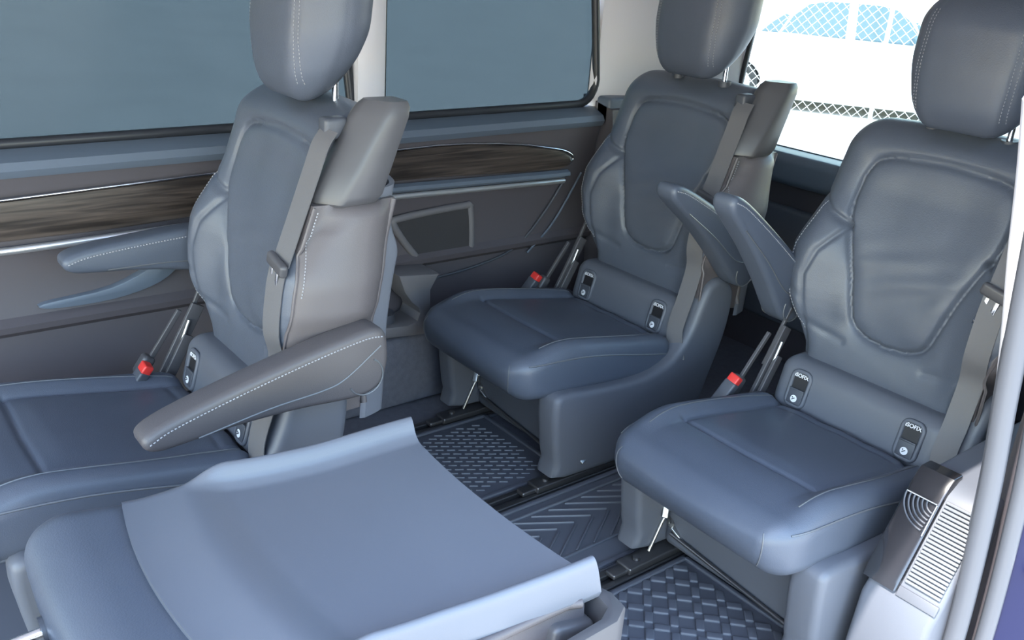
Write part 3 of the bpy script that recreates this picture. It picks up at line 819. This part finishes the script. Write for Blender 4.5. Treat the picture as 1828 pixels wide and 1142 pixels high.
# armrest, pivot at the origin, pointing along -y; s = side the arm sits on
def armrest_mesh():
    side = [(0.046, 0.042), (0.048, 0.020), (0.040, -0.022), (0.018, -0.058), (-0.02, -0.068), (-0.07, -0.058), (-0.15, -0.036), (-0.26, -0.014), (-0.36, -0.002), (-0.398, 0.005), (-0.415, 0.020), (-0.408, 0.040), (-0.36, 0.052), (-0.24, 0.060), (-0.10, 0.064), (0.0, 0.062), (0.034, 0.056)]
    out = [tuple(p) for p in catmull(side, 4, True)]
    me = prism('armrest', out, 'x', -0.032, 0.032, 0.014, 4, 60); me.materials.append(leather_s)
    top = catmull([(-0.406, 0.034), (-0.36, 0.0445), (-0.24, 0.0525), (-0.10, 0.0565), (0.0, 0.0545), (0.038, 0.046)], 8)
    seam = []
    for s in (-1, 1):
        seam.append([(s * 0.0318, p[0], p[1] - 0.008) for p in top])
    d1 = dashes('stitching', seam[0], 0.0014, 0.004, 0.0025); d2 = dashes('stitching', seam[1], 0.0014, 0.004, 0.0025)
    V = []; F = []
    for m_ in (d1, d2):
        o = len(V); V += [tuple(v.co) for v in m_.vertices]; F += [tuple(i + o for i in p.vertices) for p in m_.polygons]
    st_ = to_mesh('stitching', V, F); st_.materials.append(thread)
    line = catmull([(-0.33, 0.002), (-0.20, -0.004), (-0.10, -0.016), (-0.05, -0.012), (0.03, 0.022)], 6)
    ring = [(0.036 * math.cos(a) - 0.012, 0.036 * math.sin(a) - 0.028) for a in np.linspace(-2.9, 0.9, 20)]
    det = [to_mesh('arm_seam', *vf, True, 50) for vf in [tube_vf([(s * 0.0322, p[0], p[1]) for p in line], 0.0016, 5) for s in (-1, 1)] + [tube_vf([(s * 0.0322, p[0], p[1]) for p in ring], 0.0018, 5) for s in (-1, 1)]]
    for me_ in det: me_.materials.append(piping)
    return me, st_, det
ME_arm, ME_armst, ME_armseam = armrest_mesh()
ME_arm2 = ME_arm.copy(); ME_arm2.materials.clear(); ME_arm2.materials.append(mat('armrest_leather', (0.080, 0.072, 0.076), 0.45, bump=('voronoi', 500, 0.10)))

HINGE = Vector((0, 0.660, 0.330))
def seat(loc, label, fold=0.0, arms=(), belt=True, head=(0, 0, 0), buckle=(0, 0, 0), group='leather passenger seats'):
    r = empty('passenger_seat', loc); tag(r, label, 'car seat', group)
    FM = Matrix.Translation(HINGE) @ Matrix.Rotation(fold, 4, 'X') @ Matrix.Translation(-HINGE)
    def part(name, me, folding=False, parent=None):
        o = obj(name, me, None, parent or r)
        if folding and parent is None: o.matrix_local = FM
        if name == 'stitching': o['kind'] = 'stuff'
        return o
    c = part('cushion', ME_cush); [part('seam_piping', me_, parent=c) for me_ in ME_cseam]; part('insert_seam', ME_cline, parent=c)
    b = part('backrest', ME_back, True); part('stitching', ME_backstitch, parent=b)
    ch = part('side_cheek', ME_cheek, True); [part('piping', me_, parent=ch) for me_ in ME_cheekpipe]; part('stitching', ME_cheekst, parent=ch)
    s = part('rear_shell', ME_shell, True); s['label'] = 'hard grey plastic rear shell with rolled rims'
    h = part('headrest', ME_head, True); h.matrix_local = FM @ Matrix.Translation(head); part('stitching', ME_hseam, parent=h)
    for sx in (-0.083, 0.083):
        p = part('post', ME_post, parent=h); p.location = (sx, 0, 0); p = part('post_collar', ME_collar, parent=h); p.location = (sx, 0, 0)
    bh = part('belt_housing', ME_hous, True); part('belt_slot', ME_slot, parent=bh)
    if belt:
        w = part('belt_webbing', ME_beltA); part('belt_tongue_grip', tg, parent=w); x = part('belt_tongue', tl, parent=w); x['label'] = 'chrome belt tongue'
        part('belt_webbing', ME_beltB)
    k = part('buckle', ME_bkl); k.location = buckle; x = part('buckle_button', ME_bkr, parent=k); x['label'] = 'red buckle button'
    ip = part('anchor_panel', ME_iso)
    for sx in (-0.14, 0.14):
        for nm, me in (('anchor_cup', ME_cup), ('cup_well', ME_well), ('cup_flap', ME_flap), ('cup_lettering', ME_txt), ('badge', ME_badge), ('badge_symbol', ME_badgesym)):
            o = part(nm, me, parent=ip); o.location = (sx, 0, 0)
    pd = part('pedestal', ME_base); part('pedestal_cheek', ME_lowR if fold else ME_wing, parent=pd); part('pedestal_cheek', ME_lowc, parent=pd)
    if not fold: part('recliner_plate', ME_plate); part('recliner_lever', ME_lever); part('recliner_rod', ME_rod)
    part('release_strut', ME_strutL); part('release_strut', ME_strutR2); part('release_bar', ME_bar)
    part('rail_shoe', ME_shoeL); part('rail_shoe', ME_shoeR)
    for sx, py, pz, ang, me in arms:
        a = part('armrest', me); a.location = (sx, py, pz); a.rotation_euler = (ang, 0, 0)
        part('stitching', ME_armst, parent=a); [part('arm_seam', me_, parent=a) for me_ in ME_armseam]
    return r
XL, XR = -0.375, 0.395
R = math.radians
seatA = seat((XL, 0.045, 0), head=(0, 0, -0.012), buckle=(0.045, 0.035, -0.012), label='black leather seat between the tall tinted window and the folded seat', arms=((-0.305, 0.79, 0.562, R(2), ME_arm), (0.312, 0.742, 0.522, R(12), ME_arm2)))
seatM = seat((XL, 1.22, 0), head=(0, -0.025, 0), label='black leather rear seat next to the rear side window, beyond the bar-tread mat', arms=((0.275, 0.738, 0.520, R(-31), ME_arm),))
seatR = seat((XR, 1.185, 0), head=(0, -0.01, -0.006), label='black leather rear seat next to the sliding door opening', arms=((-0.275, 0.680, 0.515, R(-38), ME_arm),))
seatD = seat((XR, 0.12, 0), 'seat with its backrest folded flat, showing the hard grey rear shell', fold=R(93), belt=False)
hc = prism('hinge_cover', [(0.205, 0.632), (0.205, 0.650), (0.245, 0.660), (0.275, 0.655), (0.292, 0.625), (0.296, 0.52), (0.280, 0.52), (0.274, 0.61), (0.262, 0.632), (0.24, 0.636)], 'z', 0.27, 0.452, 0.006, 2, 40)
hc.materials.append(housing)
o = obj('hinge_cover', hc, None, seatD)
hb2 = joined('hinge_block', [rotated(rbox((0.058, 0.075, 0.045), 0.010, (1, 1, 1), 3), Matrix.Translation((0.226, 0.585, 0.412)) @ Matrix.Rotation(R(-14), 4, 'X'))]); hb2.materials.append(housing)
obj('hinge_block', hb2, None, o)
hb3 = joined('hinge_link', [rotated(rbox((0.030, 0.055, 0.040), 0.008, (1, 1, 1), 3), Matrix.Translation((0.240, 0.535, 0.385)) @ Matrix.Rotation(R(-20), 4, 'X'))]); hb3.materials.append(plastic)
obj('hinge_link', hb3, None, o)
hb4 = tube('hinge_pin', [(0.244, 0.575, 0.365), (0.274, 0.590, 0.365)], 0.016, 14); hb4.materials.append(steel)
obj('hinge_pin', hb4, None, o)

# ------------------------------------------------------------------ side console behind the door opening (door side)
con = struct('trim_10', prism('side_console', [(1.40, -0.01), (1.385, 0.10), (1.40, 0.215), (1.425, 0.25), (1.515, 0.405), (1.55, 0.425), (2.5, 0.425), (2.5, -0.01)], 'x', 0.680, 0.815, 0.012, 3), plastic, 'grey side console with a ribbed sliding cover beside the door')
sl = Vector((0, 0.09, 0.155)).normalized(); nrm = Vector((0, -0.155, 0.09)).normalized()
rb = to_mesh('rib_bar', *obar((0.742, 0, 0), (0.808, 0, 0), 0.0056, 0.006, tuple(nrm), 0.0015), True); rb.materials.append(mat('ribbed_cover', (0.14, 0.145, 0.155), 0.4))
for k in range(22):
    o = obj('rib', rb, None, con); o.location = Vector((0, 1.430, 0.262)) + sl * (k * 0.0074) + nrm * 0.002
obj('gloss_side', prism('gloss_side', [(1.408, 0.243), (1.417, 0.258), (1.503, 0.406), (1.530, 0.432), (1.56, 0.432), (1.54, 0.38), (1.48, 0.25)], 'x', 0.672, 0.738, 0.004), gloss, con)
for k in range(6):
    rr = 0.018 + k * 0.008
    obj('fan_rib', tube('fan_rib', [tuple(Vector((0.735 - rr*math.sin(a), 1.50, 0.386)) - sl * (rr*math.cos(a)) * 0.9 + nrm * 0.011) for a in np.linspace(0.1, 1.6, 12)], 0.0018, 6), dplastic, con)
obj('fan_edge', tube('fan_edge', [tuple(Vector((0.735, 1.50, 0.386)) + nrm*0.012), tuple(Vector((0.735, 1.50, 0.386)) - sl*0.06 + nrm*0.012)], 0.002), chrome, con)
obj('fan_edge', tube('fan_edge2', [tuple(Vector((0.735, 1.50, 0.388)) + nrm*0.012), tuple(Vector((0.678, 1.50, 0.388)) + nrm*0.012)], 0.002), chrome, con)
obj('chrome_plate', joined('chrome_plate', [obar((0.738, 1.418, 0.244), (0.812, 1.418, 0.244), 0.020, 0.006, tuple(nrm))]), sealm, con)
struct('trim_11', prism('step_well', [(0.62, 1.30), (0.70, 1.28), (0.80, 1.30), (0.84, 1.46), (0.66, 1.48)], 'z', -0.012, 0.06, 0.02, 3), plastic, 'grey moulded sill corner at the foot of the console')

# door opening edge: inner trim, rubber seals, painted jamb
def strip(name, prof_x, pts, m, label):
    return struct(name, tube(name, catmull(pts, 8), prof_x, 10), m, label)
edge = [(0.838, 1.24, 1.26), (0.836, 1.30, 0.98), (0.832, 1.375, 0.69), (0.832, 1.43, 0.47), (0.832, 1.47, 0.17), (0.832, 1.44, -0.03)]
strip('trim_16', 0.016, [(0.806, 1.26, 1.12), (0.803, 1.31, 1.02), (0.80, 1.365, 0.89), (0.80, 1.42, 0.76), (0.80, 1.452, 0.675)], liner, 'pale fabric pillar edge above the door-side console')
strip('trim_12', 0.017, edge, sealm, 'grey rubber door seal down the rear edge of the opening')
strip('trim_13', 0.014, [(x + 0.034, y + 0.035, z) for x, y, z in edge], sealm, 'second grey rubber seal outside the door edge')
def band(off_a, off_b):
    V = []; F = []
    P = catmull(edge, 8)
    for p in P:
        V.append(tuple(np.array(p) + off_a)); V.append(tuple(np.array(p) + off_b)); V.append(tuple(np.array(p) + off_b + (0.01, 0.02, 0))); V.append(tuple(np.array(p) + off_a + (0.01, 0.02, 0)))
    for i in range(len(P) - 1):
        for k in range(4):
            a, b = i*4 + k, i*4 + (k+1) % 4; F.append((a, b, b+4, a+4))
    return to_mesh('band', V, F, True, 30)
struct('trim_14', band(np.array((-0.040, 0.05, 0)), np.array((0, 0.0, 0))), plastic, 'grey inner trim along the door edge')
jamb = struct('trim_15', band(np.array((0.03, 0.05, 0)), np.array((0.12, 0.16, 0))), navy, 'navy painted door jamb with a white bump stop')
o = obj('bump_stop', joined('bump_stop', [rbox((0.030, 0.016, 0.030), 0.0079, (1, 1, 1), 4, (0.905, 1.535, 0.335))]), white, jamb)
obj('body_crease', tube('body_crease', [(0.88, 1.52, 0.385), (0.96, 1.59, 0.375)], 0.005), navy, jamb)
# the sliding door itself, pushed back along the outside of the body
sd = empty('sliding_door', (0.98, 1.75, -0.30)); tag(sd, 'navy sliding door pushed back behind the door opening', 'car door')
obj('door_skin', box('door_skin', (0.0, 0.0, 0.0), (0.06, 1.15, 1.05), 0.02, 3), navy, sd)
obj('window_frame', joined('door_frame', [boxvf((0.0, 0.0, 1.03), (0.05, 0.08, 1.55), 0.01, 2), boxvf((0.0, 1.07, 1.03), (0.05, 1.15, 1.55), 0.01, 2), boxvf((0.0, 0.0, 1.50), (0.05, 1.15, 1.60), 0.01, 2)]), navy, sd)
obj('pane', box('door_pane', (0.02, 0.07, 1.04), (0.025, 1.08, 1.52), 0.002), tinted, sd)
obj('door_handle', joined('door_handle', [boxvf((0.06, 0.06, 0.80), (0.09, 0.24, 0.83), 0.01, 2)]), navy, sd)

# ------------------------------------------------------------------ behind the van: fence and white car
DD = Vector((0.82, 0.57, 0)).normalized(); NN = Vector((DD.y, -DD.x, 0))
ang = math.atan2(DD.y, DD.x)
fence = empty('chain_link_fence', (-5.26, 10.58, -0.55)); fence.rotation_euler = (0, 0, ang)
tag(fence, 'galvanised chain-link fence standing in front of the white car', 'fence')
def wires(sign):
    out = []; s = 0.122; H = 2.3; x0, x1 = -2.1, 4.6
    k = 0
    n = int((x1 - x0 + H) / s)
    for i in range(n):
        a = x0 - (H if sign > 0 else 0) + i * s
        if sign > 0: p, q = [a, 0.0], [a + H, H]
        else: p, q = [a, H], [a + H, 0.0]
        if sign < 0: p, q = [a - H + H, 0.0], [a - H, H]
        lo, hi = (p, q)
        # clip to x range
        def clip(p, q):
            (ax, az), (bx, bz) = p, q
            t0, t1 = 0.0, 1.0
            dx = bx - ax
            for b_, sg in ((x0, 1), (x1, -1)):
                va = (ax - b_) * sg; vb = (bx - b_) * sg
                if va < 0 and vb < 0: return None
                if va < 0: t0 = max(t0, va / (va - vb))
                if vb < 0: t1 = min(t1, va / (va - vb))
            if t0 >= t1: return None
            return (ax + dx*t0, az + (bz-az)*t0), (ax + dx*t1, az + (bz-az)*t1)
        c = clip(p, q)
        if c: out.append(tube_vf([(c[0][0], 0.004*sign, c[0][1] + 0.02), (c[1][0], 0.004*sign, c[1][1] + 0.02)], 0.0048, 4))
    return joined('wire_mesh', out)
for s in (1, -1): tag(obj('wire_mesh', wires(s), galv, fence), kind='stuff')
for px in (-2.1, 0.33, 3.9):
    obj('post', joined('fence_post', [tube_vf([(px, 0.05, -0.0), (px, 0.05, 2.4)], 0.028, 12), tube_vf([(px, 0.05, 2.4), (px, 0.05, 2.43)], 0.034, 12)]), galv, fence)
obj('top_rail', tube('fence_rail', [(-2.1, 0.05, 2.33), (4.6, 0.05, 2.33)], 0.02, 10), galv, fence)
car = empty('white_car', (-5.3, 11.6, -0.55)); car.rotation_euler = (0, 0, ang)
tag(car, 'white sedan parked behind the chain-link fence', 'car')
side = [(-2.78, 0.30), (-2.80, 0.55), (-2.72, 0.72), (-2.45, 0.84), (-1.75, 0.98), (-1.62, 1.00), (0.62, 0.97), (1.35, 0.93), (1.52, 0.85), (1.55, 0.55), (1.50, 0.30), (1.30, 0.20)]
def arch(cx):
    return [(cx + 0.345*math.cos(a), 0.27 + 0.345*math.sin(a)) for a in np.linspace(0.0, PI, 12)]
low = [(1.25, 0.17)] + arch(0.88) + [(0.45, 0.15), (-1.55, 0.15)] + [(x, z) for x, z in arch(-1.98)] + [(-2.5, 0.17), (-2.7, 0.22)]
obj('body', prism('car_body', side + low, 'y', 0.0, 1.72, 0.03, 3), carpaint, car)
cab = [(-1.80, 0.97), (-1.45, 1.25), (-1.20, 1.43), (-0.85, 1.475), (-0.35, 1.475), (0.05, 1.43), (0.35, 1.28), (0.72, 0.97)]
V = []; F = []
for (x, z) in cab:
    ins = 0.02 + 0.20 * (z - 0.97) / 0.5
    V += [(x, ins, z), (x, 1.72 - ins, z)]
n = len(cab)
for i in range(n - 1): F.append((2*i, 2*i+1, 2*i+3, 2*i+2))
F.append(tuple(2*i for i in range(n))); F.append(tuple(2*i+1 for i in reversed(range(n))))
obj('cabin', to_mesh('car_cabin', V, F, True, 25), carpaint, car)
def side_glass(name, pts):
    P = []
    for x, z in pts:
        ins = 0.02 + 0.20 * (z - 0.97) / 0.5
        P.append((x, ins - 0.012, z))
    m = len(P); V = P + [(x, y - 0.006 + 0.010, z) for x, y, z in P]
    F = [tuple(range(m)), tuple(reversed(range(m, 2*m)))] + [(i, i+m, (i+1) % m + m, (i+1) % m) for i in range(m)]
    me = to_mesh(name, V, F, False)
    return obj('window', me, mat('car_window', (0.07, 0.11, 0.12), 0.15, coat=0.2), car)
side_glass('g1', [(-1.74, 1.00), (-1.52, 1.00), (-1.40, 1.22), (-1.46, 1.24), (-1.62, 1.12)])
side_glass('g2', [(-1.48, 1.01), (-0.66, 0.995), (-0.68, 1.43), (-0.95, 1.43), (-1.18, 1.38), (-1.36, 1.22)])
side_glass('g3', [(-0.54, 0.995), (0.20, 0.985), (0.24, 1.10), (0.10, 1.27), (-0.08, 1.39), (-0.30, 1.43), (-0.57, 1.43)])
side_glass('g4', [(0.30, 1.02), (0.48, 1.06), (0.26, 1.24), (0.16, 1.27)])
for wx in (-1.98, 0.88):
    for wy in (0.03, 1.50):
        w = obj('wheel', joined('wheel', [tube_vf([(wx, wy, 0.30), (wx, wy + 0.19, 0.30)], 0.30, 28)]), tyre, car)
        obj('rim', joined('rim', [tube_vf([(wx, wy - 0.006, 0.30), (wx, wy + 0.01, 0.30)], 0.20, 24)] + [obar((wx, wy - 0.012, 0.30), (wx + 0.19*math.cos(a), wy - 0.012, 0.30 + 0.19*math.sin(a)), 0.02, 0.05) for a in np.linspace(0, 2*PI, 6)[:-1]]), steel, w)
obj('door_handle', joined('car_handle', [boxvf((-0.92, -0.02, 0.86), (-0.76, 0.012, 0.885), 0.008, 2)]), carpaint, car)
obj('door_handle', joined('car_handle2', [boxvf((0.0, -0.02, 0.86), (0.16, 0.012, 0.885), 0.008, 2)]), carpaint, car)
